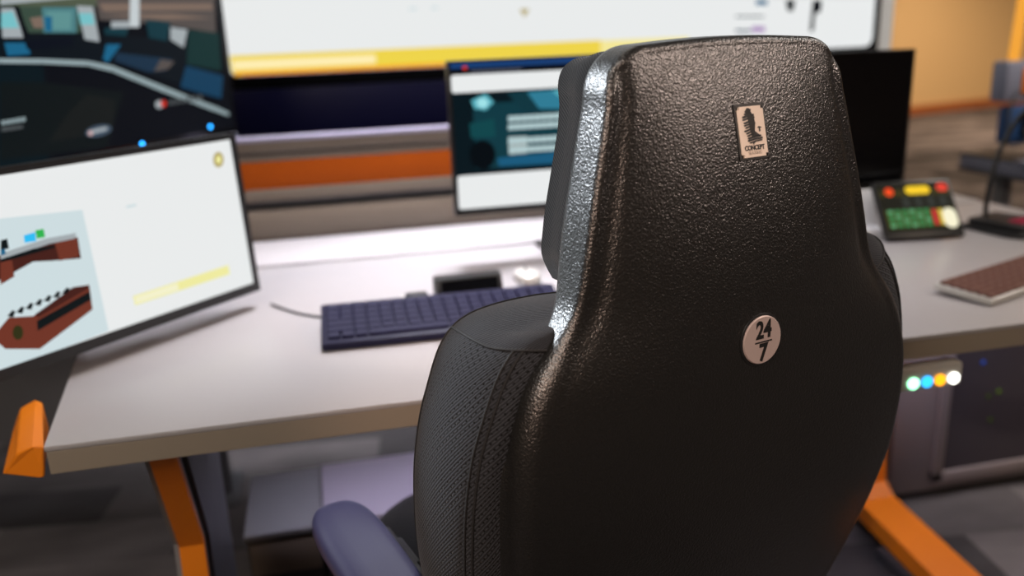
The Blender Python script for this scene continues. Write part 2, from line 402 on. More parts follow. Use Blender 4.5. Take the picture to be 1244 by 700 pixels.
LM = frame_at(0.0015, 1.146)
b = MB()
bm = bmesh.new(); bmesh.ops.create_cube(bm, size=1)
for v in bm.verts: v.co = Vector((v.co.x * .0345, v.co.y * .0505, v.co.z * .003))
bmesh.ops.bevel(bm, geom=[e for e in bm.edges if abs(e.verts[0].co.z - e.verts[1].co.z) > .001], offset=.003, segments=4, affect='EDGES')
b.bm(bm, 'label', LM @ Matrix.Translation((0, 0, .0004))); lab = b.build('maker_label', CH, smooth=30, label='cream maker label with black chair logo')
b = MB()
for sx, sy, dx, dy in ((.0385, .003, 0, .0266), (.0385, .002, 0, -.0264), (.0025, .055, .0186, 0), (.0025, .055, -.0186, 0)):
    b.prism([(dx - sx / 2, dy - sy / 2), (dx + sx / 2, dy - sy / 2), (dx + sx / 2, dy + sy / 2), (dx - sx / 2, dy + sy / 2)], LM @ Matrix.Translation((0, 0, -.001)), .0018, 'ink')
b.build('label_recess', lab, smooth=0)
T = LM @ Matrix.Translation((0, 0, .0021))
text_mesh('lettering', 'CONCEPT', 0.0066, 'ink', T @ Matrix.Translation((0, -.0162, 0)), lab, bold=.00022, xs=0.86)
text_mesh('lettering', 'SEATING', 0.0050, 'paleink', T @ Matrix.Translation((0, -.0211, 0)), lab, xs=0.9)
# scribbled logo of a chair seen from the side: a stack of slanting brush strokes (pixel rows of the label, 560x700 crop)
strokes = [(215, 268, 225, 12), (208, 262, 245, 12), (190, 290, 268, 12), (188, 292, 290, 10), (196, 290, 318, 10), (196, 294, 338, 9), (205, 285, 358, 9),
           (192, 280, 385, 10), (206, 280, 405, 9), (212, 290, 425, 9), (215, 330, 446, 11), (212, 340, 466, 10), (225, 335, 484, 7), (252, 272, 494, 9)]
b = MB()
def lp(x, y): return ((x - 265) / 218 * .0345, -(y - 402) / 425 * .0505)
for x0, x1, y, hh in strokes:
    hh *= .86
    p = [lp(x0, y + 12), lp(x0 + 5, y + 12 - hh), lp((x0 + x1) / 2, y - hh), lp(x1, y - 8 - hh * .6), lp(x1 + 2, y + hh - 6), lp((x0 + x1) / 2, y + hh), lp(x0 + 12, y + 10 + hh)]
    b.prism(p, T, .0003, 'ink')
b.prism([lp(222, 225), lp(238, 203), lp(255, 205), lp(266, 235), (lp(288, 280)), lp(290, 350), lp(282, 400), lp(325, 440), lp(255, 450), lp(244, 380), lp(236, 290)], T, .0003, 'ink')
b.prism([lp(305, 372), lp(320, 362), lp(342, 372), lp(340, 378), lp(328, 376), lp(330, 402), lp(322, 410), lp(318, 402), lp(320, 378)], T, .0003, 'ink')
b.build('logo', lab, smooth=0)

# --- headrest cushion (in front of the shell, wraps a little past the rim)
def cushion_ring(inset, off, i, ol, nn): return None
hol = [(h - max(0, (1.035 - z) / .055) ** 2 * .03, z) for h, z in outl if z >= .98]; hn = normals(hol)
b = MB(); prof = [(-.024, .0), (-.018, .010), (-.0155, .022), (-.0165, .040), (-.022, .062), (-.022, .080), (-.045, .092), (-.08, .098)]
rows = []; uvs = []
full = [(-h, z, -n.x, n.y) for (h, z), n in zip(hol, hn)] + [(h, z, n.x, n.y) for (h, z), n in reversed(list(zip(hol, hn)))]
# closed bottom
bl = hol[0][0]
for k in range(1, 10):
    t = k / 10; full.append((bl * (1 - 2 * t), hol[0][1] - .012 * sin(pi * t), 0, -1))
for ins, do in prof:
    row = []; uv = []; s = 0
    for i, (x, z, nx, nz) in enumerate(full):
        if i: s += math.hypot(x - full[i - 1][0], z - full[i - 1][1])
        k_ = ins + (.010 if ins > -.03 else .006) * min(1, max(0, (z - 1.16) / .06))
        xx = x + nx * k_; zz = z + nz * k_
        if abs(xx) < abs(ins) and nz == 1: pass
        row.append((xx, interp(OFFR, z) - .012 + do, zz)); uv.append((s, do * 1.0 - ins))
    rows.append(row); uvs.append(uv)
b.grid(rows, 'headfabric', closed_u=True, uv=uvs); b.face(rows[-1], 'headfabric')
hc = b.build('headrest_cushion', CH, smooth=60)
b = MB(); pr = rows[6]
b.tube([Vector(p) for p in pr], .0018, 'seam', n=6, caps=False); b.build('piping', hc)

# --- side bolsters of the lower back
Rr = smooth_tab([(.10, .955), (.145, .968), (.178, .972), (.206, .963), (.232, .935), (.256, .895), (.274, .85), (.281, .81), (.284, .76), (.283, .70), (.276, .64), (.262, .58), (.235, .50), (.20, .42)], 5)
Ss = smooth_tab([(.11, .985), (.17, .990), (.230, .990), (.268, .982), (.291, .962), (.307, .928), (.320, .885), (.329, .835), (.333, .78), (.332, .71), (.323, .64), (.315, .57), (.285, .50), (.25, .43)], 5)
Ff = smooth_tab([(.10, .950), (.14, .955), (.185, .950), (.218, .938), (.240, .915), (.255, .885), (.266, .85), (.273, .80), (.275, .75), (.272, .69), (.262, .62), (.246, .55), (.22, .50), (.20, .44)], 5)
def lean(z): return interp(OFFR, z) - 0.062
def bolster_pt(sg, i, q):
    """q 0..1 rear to widest, 1..2 widest to front, 2..3 inwards over the front"""
    R = Rr[i]; S = Ss[i]; F = Ff[i]; ln = lean(min(S[1], .93))
    o0, o1, o2 = .052 + ln, .125 + ln, .225 + ln
    if q <= 1:
        a = q * pi / 2; u = R[0] + (S[0] - R[0]) * sin(a) ** .7; z = R[1] + (S[1] - R[1]) * sin(a) ** .7; o = o0 + (o1 - o0) * (1 - cos(a))
    elif q <= 2:
        a = (q - 1) * pi / 2; u = F[0] + (S[0] - F[0]) * cos(a); z = F[1] + (S[1] - F[1]) * cos(a); o = o1 + (o2 - o1) * sin(a)
    else:
        t = q - 2; u = F[0] + (F[0] * .55 - F[0]) * t; z = F[1] - .02 * t; o = o2 - .055 * t * t
    return Vector((sg * (u + (.006 if sg > 0 else 0) * min(1, q)), o, z + (.012 if sg > 0 else -.016) * min(1, q * 1.5) * min(1, max(0, (z - .75) / .15))))
for sg in (-1, 1):
    b = MB(); qs = [k / 10 for k in range(0, 31)]; rows = []; uvs = []; s = 0; prev = None
    for i in range(len(Ss)):
        row = [bolster_pt(sg, i, q) for q in qs]
        if prev: s += (row[12] - prev[12]).length
        prev = row; uv = []; t = 0
        for j, p in enumerate(row):
            if j: t += (p - row[j - 1]).length
            uv.append((t, s))
        rows.append(row); uvs.append(uv)
    icap = 17
    b.grid(rows[:icap + 1], 'fabric2', uv=uvs[:icap + 1]); b.grid(rows[icap:], 'fabric', uv=uvs[icap:])
    b.face([r for r in rows[-1]], 'fabric')
    bo = b.build('side_bolster', CH, smooth=80)
    nn = lambda i, q: (bolster_pt(sg, i, q) - Vector((sg * (Rr[i][0] + Ff[i][0]) / 2, .13 + lean(min(Ss[i][1], .93)), Rr[i][1] - .02))).normalized()
    b = MB(); b.tube([bolster_pt(sg, icap, q / 10) + nn(icap, q / 10) * .0004 for q in range(0, 26)], .0016, 'seam', n=6)
    b.build('cross_seam', bo)
    for qq in (.30, .40):
        b = MB(); b.tube([bolster_pt(sg, i, qq) + nn(i, qq) * .0003 for i in range(icap, len(Ss))], .0014, 'seam', n=6)
        b.build('edge_seam', bo)
    b = MB(); b.tube([bolster_pt(sg, i, 1.45) for i in range(0, len(Ss))], .0018, 'seam', n=6); b.build('front_seam', bo)
# centre back pad
b = MB(); rows = []; uvs = []
for i in range(0, 31):
    z = .42 + (.955 - .42) * i / 30; ed = 1 - abs(2 * i / 30 - 1) ** 6; ln = lean(min(z, .93)); row = []; uv = []
    for j in range(17):
        t = 2 * j / 16 - 1; row.append((t * .17, .125 + ln + (.055 * (1 - abs(t) ** 4) + .02 * ed) * (.3 + .7 * ed) - .01 * sin(3 * pi * i / 30) * 0, z)); uv.append((t * .2, z))
    rows.append(row); uvs.append(uv)
b.grid(rows, 'fabric', uv=uvs)
rows2 = [[(p[0], .095 + lean(min(p[2], .93)), p[2]) for p in r] for r in rows]
b.grid(rows2, 'plastic'); b.grid([rows[-1], rows2[-1]], 'fabric'); b.grid([rows[0], rows2[0]], 'fabric')
b.grid([[r[0] for r in rows], [r[0] for r in rows2]], 'fabric'); b.grid([[r[-1] for r in rows], [r[-1] for r in rows2]], 'fabric')
b.build('back_pad', CH, smooth=60, merge=.0003)
# seat cushion
def rounded_pad(mb, cx, cy, cz, sx, sy, sz, mt, p=3.2, n=48, m_=12, uv=False):
    rows = []
    for k in range(m_ + 1):
        a = -pi / 2 + pi * k / m_; rr = max(0.001, cos(a)) ** .45; zz = abs(sin(a)) ** .75 * (1 if a > 0 else -1)
        row = []
        for j in range(n):
            t = 2 * pi * j / n; c, s_ = cos(t), sin(t)
            row.append((cx + sx / 2 * rr * abs(c) ** (2 / p) * (1 if c > 0 else -1), cy + sy / 2 * rr * abs(s_) ** (2 / p) * (1 if s_ > 0 else -1), cz + sz / 2 * zz))
        rows.append(row)
    mb.grid(rows, mt, closed_u=True, uv=[[(q[0], q[1]) for q in r] for r in rows]); mb.face(rows[0][::-1], mt); mb.face(rows[-1], mt)
b = MB(); rounded_pad(b, 0, .40, .470, .54, .50, .11, 'fabric', p=4); b.build('seat', CH, smooth=60)
b = MB(); b.box((0, .38, .395), (.36, .34, .045), 'plastic', .01)
b.box((0, .13, .43), (.10, .22, .02), 'steel', .004); b.box((0, .085, .50), (.10, .02, .22), 'steel', .004, rot=Matrix.Rotation(radians(18), 3, 'X'))
b.build('seat_mechanism', CH)
b = MB(); b.lathe([(.0, .37), (.025, .37), (.025, .22), (.032, .22), (.032, .08), (.0, .08)], 'plastic', (0, .38, 0)); b.build('gas_lift', CH)
hub = Vector((0, .38, 0))
for k in range(5):
    a = radians(90 + 72 * k); dr = Vector((cos(a), sin(a), 0)); sd = Vector((-sin(a), cos(a), 0)); rows = []
    for r_, hw, z0, z1 in ((.02, .028, .075, .125), (.12, .024, .075, .115), (.22, .02, .075, .10), (.30, .016, .075, .092)):
        c = hub + dr * r_
        rows.append([c - sd * hw + Vector((0, 0, z0)), c + sd * hw + Vector((0, 0, z0)), c + sd * hw * .8 + Vector((0, 0, z1)), c - sd * hw * .8 + Vector((0, 0, z1))])
    b = MB(); b.grid(rows, 'plastic', closed_u=True); b.face(rows[-1], 'plastic'); b.face(rows[0][::-1], 'plastic')
    leg = b.build('base_leg', CH, smooth=30)
    b = MB(); c = hub + dr * .285
    b.tube([c + Vector((0, 0, .05)), c + Vector((0, 0, .08))], .008, 'steel')
    for s_ in (-1, 1):
        Mx = Matrix((dr, Vector((0, 0, 1)), sd)).transposed()
        b.lathe([(0, -.009), (.024, -.009), (.028, -.004), (.028, .004), (.024, .009), (0, .009)], 'plastic', c + sd * .016 * s_ + Vector((0, 0, .028)), 24, Mx)
    b.build('caster', leg)
# armrests
for sg in (-1, 1):
    arm = MB()
    arm.box((sg * .305, .30, .545), (.03, .07, .16), 'plastic', .008); arm.box((sg * .24, .30, .42), (.14, .06, .025), 'plastic', .006)
    arm.box((sg * .305, .30, .45), (.028, .06, .08), 'plastic', .006)
    am = arm.build('arm_post', CH)
    b = MB(); rows = []
    prof = [(-.0165, .82), (-.012, .95), (-.003, 1.0), (.006, .985), (.011, .93), (.0145, .82), (.016, .62), (.0165, .3)]
    n = 56; L = .15; W_ = .043
    cen = Vector((sg * .357, .262, .643))
    for dz, sc in prof:
        row = []
        for j in range(n):
            t = 2 * pi * j / n; c, s_ = cos(t), sin(t)
            y = L * (abs(s_) ** .62) * (1 if s_ > 0 else -1); x = W_ * (abs(c) ** .62) * (1 if c > 0 else -1) * (1 + .07 * y / L)
            k = 1 - (1 - sc) * .9
            row.append(cen + Vector((x * (1 - (1 - sc)), y - (y / L) * (1 - sc) * W_, dz + .000)))
        rows.append(row)
    b.grid(rows, 'pad', closed_u=True); b.face(rows[0][::-1], 'pad'); b.face(rows[-1], 'pad')
    b.build('armrest_pad', CH, smooth=70, label='soft blue-grey armrest pad' if sg < 0 else 'soft blue-grey armrest pad hidden on the far side')
    b = MB(); b.box((sg * .325, .28, .620), (.055, .16, .014), 'plastic', .004); b.build('armrest_bracket', am)

# ================================================================ CONSOLE DESK
DK = thing('console_desk', 'long grey control-room console desk with taupe edge and orange trim', 'desk', (-0.40, 1.15, 0))
def D(x, y, z): return (x + 0.40, y - 1.15, z)
X0, X1, Y0, Y1, ZT = -0.40, 1.80, 1.15, 2.015, 0.75
I = Matrix.Translation((0.40, -1.15, 0))
b = MB()
b.prism([(X0 + .012, Y0), (X1, Y0), (X1, Y1), (X0 - .03, Y1), (X0 - .03, Y0 + .36)], I @ Matrix.Translation((0, 0, ZT - .008)), .008, 'top', .002)
b.build('worktop', DK, smooth=30)
b = MB(); b.prism([(X0 + .014, Y0 + .001), (X1 - .002, Y0 + .001), (X1 - .002, Y1 - .002), (X0 - .028, Y1 - .002), (X0 - .028, Y0 + .36)], I @ Matrix.Translation((0, 0, ZT - .041)), .033, 'edge', .001)
b.build('edge_band', DK, smooth=0)
# orange corner cap at the near left corner
b = MB()
capb = [(-.402, 1.148, .708), (-.400, 1.149, .752), (-.444, 1.385, .752), (-.450, 1.392, .708), (-.487, 1.385, .708), (-.466, 1.378, .742), (-.432, 1.165, .738), (-.452, 1.165, .708)]
P = [Vector(D(*p)) for p in [(-.400, 1.148, .7525), (-.386, 1.1485, .7525), (-.430, 1.31, .7525), (-.444, 1.325, .7525), (-.400, 1.145, .7085), (-.392, 1.146, .7085), (-.428, 1.31, .7085), (-.482, 1.325, .7085), (-.452, 1.172, .7085), (-.424, 1.158, .742), (-.466, 1.325, .742)]]
b.face([P[1], P[2], P[3], P[0]], 'orange'); b.face([P[0], P[3], P[10], P[9]], 'orange'); b.face([P[9], P[10], P[7], P[8]], 'orange')
b.face([P[8], P[7], P[6], P[5], P[4]], 'orange'); b.face([P[1], P[0], P[9], P[8], P[4], P[5]], 'orange'); b.face([P[2], P[6], P[7], P[10], P[3]], 'orange'); b.face([P[5], P[6], P[2], P[1]], 'orange')
cap = b.build('corner_cap', DK, smooth=0, label='orange angled corner cap', merge=.0001)
bv = cap.modifiers.new('b', 'BEVEL'); bv.width = .003; bv.segments = 2
# rear shelf behind a shadow gap
b = MB(); b.box(D((X0 + X1) / 2 - .2, 2.170, ZT - .014), (X1 - X0 + .4, .264, .028), 'top', .003); b.build('rear_shelf', DK, smooth=30)
b = MB(); b.box(D((X0 + X1) / 2 - .2, 2.026, ZT - .036), (X1 - X0 + .4, .022, .02), 'darkgrey'); b.build('cable_channel', DK, smooth=0)
# rear panel with stripe
RX0, RX1 = -1.0, 1.74
def rail(name, z0, z1, y0, y1, mt, bev=.002, label=None, par=None):
    q = MB(); q.box(D((RX0 + RX1) / 2, (y0 + y1) / 2, (z0 + z1) / 2), (RX1 - RX0, y1 - y0, z1 - z0), mt, bev); return q.build(name, par or DK, smooth=30, label=label)
DKR = thing('rear_rail', 'low taupe rail panel with burnt orange stripe behind the desk, below the wall display', 'panel', (-0.40, 1.15, 0))
DK_, DK = DK, DKR
rp = rail('rear_panel', .745, .828, 2.31, 2.335, 'taupe')
rail('panel_back', .745, 1.00, 2.337, 2.352, 'darkgrey')
rail('panel_strip', .853, .884, 2.31, 2.335, 'taupe', par=rp)
rail('orange_stripe', .884, .957, 2.312, 2.335, 'orange2', label='burnt orange stripe panel', par=rp)
rail('panel_strip', .957, .972, 2.31, 2.335, 'taupe', par=rp)
rail('top_rail', .980, 1.008, 2.305, 2.37, 'taupe', par=rp)
rail('ledge', 1.008, 1.0175, 2.298, 2.36, 'ledge', par=rp)
for x in (-.36, .6, 1.65):
    q = MB(); q.box(D(x, 2.375, .50), (.06, .04, 1.0), 'darkgrey', .003); q.box(D(x, 2.39, .006), (.10, .20, .012), 'darkgrey', .003); q.build('support_post', DK, smooth=30)
DK = DK_
# slim lamp tube added under the worktop to brighten the cabinets there
b = MB(); b.box(D(.75, 1.60, .700), (1.9, .03, .016), 'white', .003); ul = b.build('under_desk_lamp', DK)
b = MB(); b.box(D(.75, 1.60, .6905), (1.86, .02, .004), E('tube_diffuser', (.8, .78, 1), 1.5)); b.build('diffuser', ul, smooth=0)
lo = area('under_desk_light', (.75, 1.60, .686), 1.86, 4.5, (.85, .8, 1), sy=.02)
# legs: K-shaped steel frames with orange front
def strip_path(mb, pts, x, w_, t, mt):
    """pts (y,z) path; plate w_ wide in x, t thick along the path normal"""
    rows = []
    for i, (y, z) in enumerate(pts):
        a = Vector(pts[max(i - 1, 0)]); c = Vector(pts[min(i + 1, len(pts) - 1)]); tt = (c - a).normalized(); n = Vector((-tt.y, tt.x))
        rows.append([D(x - w_ / 2, y - n.x * t / 2, z - n.y * t / 2), D(x + w_ / 2, y - n.x * t / 2, z - n.y * t / 2), D(x + w_ / 2, y + n.x * t / 2, z + n.y * t / 2), D(x - w_ / 2, y + n.x * t / 2, z + n.y * t / 2)])
    mb.grid(rows, mt, closed_u=True); mb.face(rows[0][::-1], mt); mb.face(rows[-1], mt)
b = MB(); lp1 = [(1.175, .709), (1.272, .505), (1.265, .44), (1.25, .25), (1.19, .05), (1.17, .012)]
strip_path(b, lp1, -.249, .037, .012, 'orange')
lg = b.build('leg', DK, smooth=0, label='orange fronted kinked desk leg at the left')
b = MB(); strip_path(b, [(y + .011, z) for y, z in lp1], -.254, .046, .012, 'grey'); b.build('leg_frame', lg, smooth=0)
b = MB(); b.prism([(1.20, .709), (1.50, .709), (1.52, .03), (1.24, .03), (1.285, .44), (1.292, .505)], Matrix(((0, 0, 1, .40 - .236), (1, 0, 0, -1.15), (0, 1, 0, 0), (0, 0, 0, 1))), .012, 'darkgrey'); b.build('side_panel', lg, smooth=0)
b = MB(); b.box(D(-.24, 1.36, .01), (.09, .42, .02), 'darkgrey', .004); b.build('foot_plate', lg)
b = MB(); fx = 1.255
strip_path(b, [(1.22, .055), (1.30, .062), (1.70, .062), (1.76, .10), (1.79, .35), (1.76, .709)], fx, .10, .045, 'orange')
for v in b.v: v.x += max(0, (v.y - (1.30 - 1.15))) * .10
b.build('leg', DK, smooth=0, label='orange desk leg with long foot at the right')
b = MB(); b.box(D(fx, 1.40, .017), (.08, .36, .034), 'darkgrey', .004); b.box(D(fx + .05, 1.74, .02), (.08, .12, .04), 'darkgrey', .004); b.build('foot_plate', DK)
# power button strip under the front edge
b = MB(); b.box(D(.92, 1.163, .674), (.20, .03, .042), 'silver', .006); st = b.build('button_strip', DK, label='silver strip of four glowing round buttons')
for x, nm, c in ((.925, 'green', (.35, 1, .55)), (.951, 'blue', (.03, .45, 1)), (.976, 'amber', (1, .38, .01)), (1.002, 'white', (1, 1, .9))):
    b = MB(); b.lathe([(.010, 0), (.010, .003), (.008, .004), (0.0001, .004)], E('button_' + nm, c, 3.2 if nm in ('white', 'green') else 2.0), D(x, 1.148, .668), 24, Matrix.Rotation(radians(90), 3, 'X'))
    b.build('button', st, label='glowing %s button' % nm)

# ================================================================ CABINETS UNDER THE DESK
t = thing('equipment_cabinet', 'tall mauve-grey rack cabinet with smoked glass doors under the right of the desk', 'cabinet', (1.40, 1.78, 0))
b = MB(); b.box((.49, .13, .35), (.98, .24, .66), 'cab', .004); b.build('body', t, smooth=30)
b = MB(); b.box((.49, .13, .01), (.96, .22, .02), 'darkgrey'); b.build('plinth', t)
for k, (xa, xb) in enumerate(((.12, .50), (.55, .94))):
    b = MB(); cx_ = (xa + xb) / 2; ww = xb - xa
    for sx, sz, dx, dz in ((ww, .035, 0, .29), (ww, .035, 0, -.29), (.03, .6, ww / 2 - .015, 0), (.03, .6, -ww / 2 + .015, 0)):
        b.box((cx_ + dx, .002, .35 + dz), (sx, .014, sz), 'cab', .002)
    d = b.build('door', t, smooth=30); b = MB(); b.box((cx_, .005, .35), (ww - .05, .006, .56), 'glass'); b.build('glass_pane', d, smooth=0)
    if k == 0:
        for lx, lz, c, nm in ((.24, .38, (.02, .1, .6), 'blue'), (.30, .29, (.12, .2, .01), 'lime'), (.27, .28, (.05, .08, .005), 'lime2'), (.285, .21, (.05, .08, .005), 'lime2')):
            b = MB(); b.lathe([(.006, 0), (.005, .002), (.0001, .002)], E('cab_led_' + nm, c, .5), (lx, .001, lz), 16, Matrix.Rotation(radians(90), 3, 'X')); b.build('indicator_light', d)  # glowing dots stand for LED reflections in the glass
    else:
        b = MB(); b.lathe([(.006, 0), (.005, .002), (.0001, .002)], E('cab_led_blue2', (.05, .1, 1), .8), (.60, .001, .42), 16, Matrix.Rotation(radians(90), 3, 'X')); b.build('indicator_light', d)  # glowing dot stands for a blue LED reflected in the pane
t = thing('low_cabinet', 'low equipment cabinet with pale lavender top under the desk behind the armrest', 'cabinet', (-.09, 1.63, 0))
b = MB(); b.box((.57, .13, .14), (1.06, .24, .26), 'plastic', .004); b.build('body', t, smooth=30)
b = MB(); b.box((.57, .12, .286), (1.08, .26, .028), 'lav', .004); b.build('top_panel', t, smooth=30)
b = MB(); b.box((.5, .13, .005), (.9, .2, .01), 'darkgrey'); b.build('plinth', t)
t = thing('low_cabinet', 'small grey low cabinet with brown front beside the orange left desk leg', 'cabinet', (-.216, 1.63, 0))
b = MB(); b.box((.075, .13, .14), (.15, .24, .28), 'plastic', .004); b.build('body', t, smooth=30)
b = MB(); b.box((.075, .12, .288), (.155, .26, .016), 'grey', .003); b.build('top_panel', t, smooth=30)
b = MB(); b.box((.075, -.003, .235), (.14, .012, .075), 'taupe', .002); b.build('drawer_front', t, smooth=30)

# ================================================================ SCREENS
class Flat:
    """flat picture pieces on a screen plane; pieces are given in photograph pixels and laid on the plane"""
    def __init__(s, p, n, clip=None): s.p = Vector(p); s.n = Vector(n).normalized(); s.mb = MB(); s.k = 0; s.inv = None
    def poly(s, px, mt, lay=1):
        s.k += 1
        off = s.n * (.0003 * lay + .00001 * s.k)
        pts = [at_plane(x, y, s.p, s.n) + off for x, y in px]
        s.mb.face(pts, mt)
    def rect(s, x0, y0, x1, y1, mt, lay=1, sl=0.0, lean=0.0):
        s.poly([(x0, y0), (x1, y0 + (x1 - x0) * sl), (x1 + (y1 - y0) * lean, y1 + (x1 - x0) * sl), (x0 + (y1 - y0) * lean, y1)], mt, lay)

def monitor(name, label, BL, BR, h, tilt, depth, stand, mount_y=None, screen_mt='gloss', bez=(.012, .012, .014), bezel_mt='plastic', cat='monitor'):
    """panel from bottom-left to bottom-right world points; returns (thing, right, up, normal, origin)"""
    BL = Vector(BL); BR = Vector(BR); r = (BR - BL).normalized(); wd = (BR - BL).length
    back = Vector((0, 0, 1)).cross(r).normalized()
    up = (Vector((0, 0, 1)) * cos(tilt) + back * sin(tilt)).normalized(); n = r.cross(up).normalized()
    base = (BL + BR) / 2
    t = thing(name, label, cat, (base.x, base.y, 0.75 if stand else base.z), 0)
    L = Matrix.Translation(-t.location)
    M = Matrix((r, up, n)).transposed().to_4x4(); M.translation = BL; M = L @ M
    b = MB()
    bs, bt, bb = bez
    b.prism([(0, 0), (wd, 0), (wd, h), (0, h)], M @ Matrix.Translation((0, 0, -depth)), depth - .001, bezel_mt, .002)
    for x0, y0, x1, y1 in ((0, 0, wd, bb), (0, h - bt, wd, h), (0, bb, bs, h - bt), (wd - bs, bb, wd, h - bt)):
        b.prism([(x0, y0), (x1, y0), (x1, y1), (x0, y1)], M @ Matrix.Translation((0, 0, -.003)), .004, bezel_mt)
    b.prism([(wd * .3, h * .25), (wd * .7, h * .25), (wd * .7, h * .75), (wd * .3, h * .75)], M @ Matrix.Translation((0, 0, -depth - .02)), .022, bezel_mt, .004)
    hs = b.build('housing', t, smooth=30)
    return t, r, up, n, BL, M, wd
def glue(fl, name, t, label=None):
    o = fl.mb.build(name, t, smooth=0, recalc=False, label=label)
    o.data.transform(Matrix.Translation(-t.location)); return o
WHITE = E('screen_white', (.86, .88, .88), .95); PALE = E('screen_pale_blue', (.68, .80, .83), .9); YEL = E('screen_yellow', (.86, .66, .07), 1.0)
YELB = E('screen_bright_yellow', (1.0, .85, .45), 1.0); AMB = E('screen_amber', (.95, .45, .02), 1.0); RED = E('screen_red', (.8, .04, .02), .8)
BLK = E('screen_black', (.002, .003, .006), 1.0); BRICK = E('screen_brick', (.16, .035, .02), 1.0); BRICKD = E('screen_brick_dark', (.06, .014, .01), 1.0)
NAVY = E('screen_navy', (.001, .002, .016), 1.0); CYAN = E('screen_cyan', (.18, .52, .56), 1.0); TEAL = E('screen_teal', (.005, .036, .05), 1.0)
TEALD = E('screen_dark_teal', (.002, .008, .012), 1.0); SKYB = E('screen_blue', (.01, .12, .24), 1.0); DBLUE = E('screen_deep_blue', (.006, .045, .10), 1.0)
TAN = E('screen_tan', (.20, .14, .11), 1.0); TAND = E('screen_brown', (.09, .075, .07), 1.0); OLIVE = E('screen_olive', (.08, .10, .065), 1.0)
CURV = E('screen_silver', (.28, .36, .38), 1.0); PGREY = E('screen_pale_grey', (.36, .40, .42), 1.0); GREEN = E('screen_green', (.03, .45, .08), 1.0); DKG = E('screen_dark_grey', (.004, .007, .008), 1.0)
OCH = E('screen_ochre', (.45, .36, .12), 1.0); LYEL = E('screen_light_yellow', (.86, .83, .35), 1.0)

# ---- big wall display
yD = 2.90
t = thing('wall_display', 'huge bright white wall display with a yellow bar along its lower edge', 'display', (0.9, WY - .03, 1.13))
TL = Matrix.Translation(-t.location)
b = MB(); b.box((0, 0, .64), (2.30, .05, 1.32), 'gloss', .003); b.build('housing', t, smooth=30)
b = MB(); b.box((-.15, -.005, -.13), (2.55, .04, .215), 'navy', .002); b.build('lower_panel', t, smooth=30, label='dark navy panel under the bright screen')
f = Flat((0, yD + .004, 0), (0, -1, 0))
def wq(f, x0, z0, x1, z1, mt, lay, r=0.0):
    f.k += 1; off = .0004 * lay + .00001 * f.k; Y = f.p.y - off
    if r:
        pts = []
        for cx_, cz_, a0 in ((x1 - r, z1 - r, 0), (x0 + r, z1 - r, 90), (x0 + r, z0 + r, 180), (x1 - r, z0 + r, 270)):
            for k in range(5): a = radians(a0 + 90 * k / 4); pts.append((cx_ + r * cos(a), Y, cz_ + r * sin(a)))
        f.mb.face(pts[::-1], mt)
    else: f.mb.face([(x0, Y, z0), (x1, Y, z0), (x1, Y, z1), (x0, Y, z1)], mt)
wq(f, -.237, 1.152, 2.022, 2.43, WHITE, 1, .03)
wq(f, -.222, 1.153, .93, 1.168, AMB, 2); wq(f, -.228, 1.165, .98, 1.215, YEL, 3); wq(f, -.222, 1.172, .22, 1.200, YELB, 4)
wq(f, .98, 1.165, 1.30, 1.213, E('screen_soft_yellow', (.9, .8, .32), 1.0), 3); wq(f, -.20, 1.153, .93, 1.1555, RED, 5)
f2 = f
f2.poly([(631, 11), (643, 11), (637, 21)], OCH, 6); f2.rect(497, 9, 506, 12, PALE, 6); f2.rect(524, 8, 532, 11, PALE, 6)
f2.rect(893, 19, 928, 21, TEAL, 6); f2.rect(918, 0, 932, 6, SKYB, 6); f2.rect(893, 36, 912, 39, DBLUE, 6); f2.rect(913, 32, 929, 39, E('screen_mauve', (.4, .25, .5)), 6)
f2.poly([(953, 0), (966, 0), (963, 14), (956, 13), (955, 4)], DKG, 6); f2.poly([(987, 0), (998, 0), (997, 14), (990, 17), (988, 38), (983, 38)], BLK, 6)
glue(f, 'screen', t)

# ---- angled dark display, upper left
pc = Vector((-.192, 2.40, 1.022)); pl = Vector((-.60, 1.76, 1.022))
A = at_plane(292, 160, pc, Vector((0, 0, 1))); 
rdir = (pc - pl).normalized(); PL = pc - rdir * .98
t, r, up, n, O, M, wd = monitor('dark_display', 'dark angled display at upper left showing a picture of a control room', PL, pc, .55, 0, .04, False, bez=(.012, .012, .022), cat='display', bezel_mt='gloss')
f = Flat(O, n)
f.mb.face([O + r * a + up * c + n * .0003 for a, c in ((.012, .022), (wd - .012, .022), (wd - .012, .538), (.012, .538))], BLK)
f.poly([(-300, -200), (40, -140), (60, 200), (-300, 260)], TEALD, 1)
f.poly([(0, 100), (50, 100), (150, 112), (130, 178), (0, 195)], DKG, 2); f.poly([(80, 140), (105, 114), (140, 122), (135, 160), (60, 172)], E('screen_grey_brown', (.008, .010, .010)), 3)
f.poly([(-200, -140), (258, -140), (260, 36), (150, 24), (20, 8), (-200, -5)], OLIVE, 2)
f.poly([(112, -100), (257, -100), (262, 40), (200, 30), (118, 24)], TAND, 3); f.poly([(120, 4), (257, 4), (258, 12), (125, 14)], TAN, 4); f.poly([(125, 18), (210, 17), (258, 22), (200, 24)], TAN, 4)
f.poly([(0, -80), (260, -80), (258, -20), (150, -8), (0, 6)], PGREY, 3)
f.poly([(15, 14), (33, 40), (260, 48), (268, 110), (230, 108), (140, 76), (0, 70), (0, 12)], E('screen_shadow', (.003, .006, .01)), 4)
f.poly([(20, 8), (96, 8), (98, 40), (34, 40)], E('screen_moss', (.04, .07, .05)), 5)
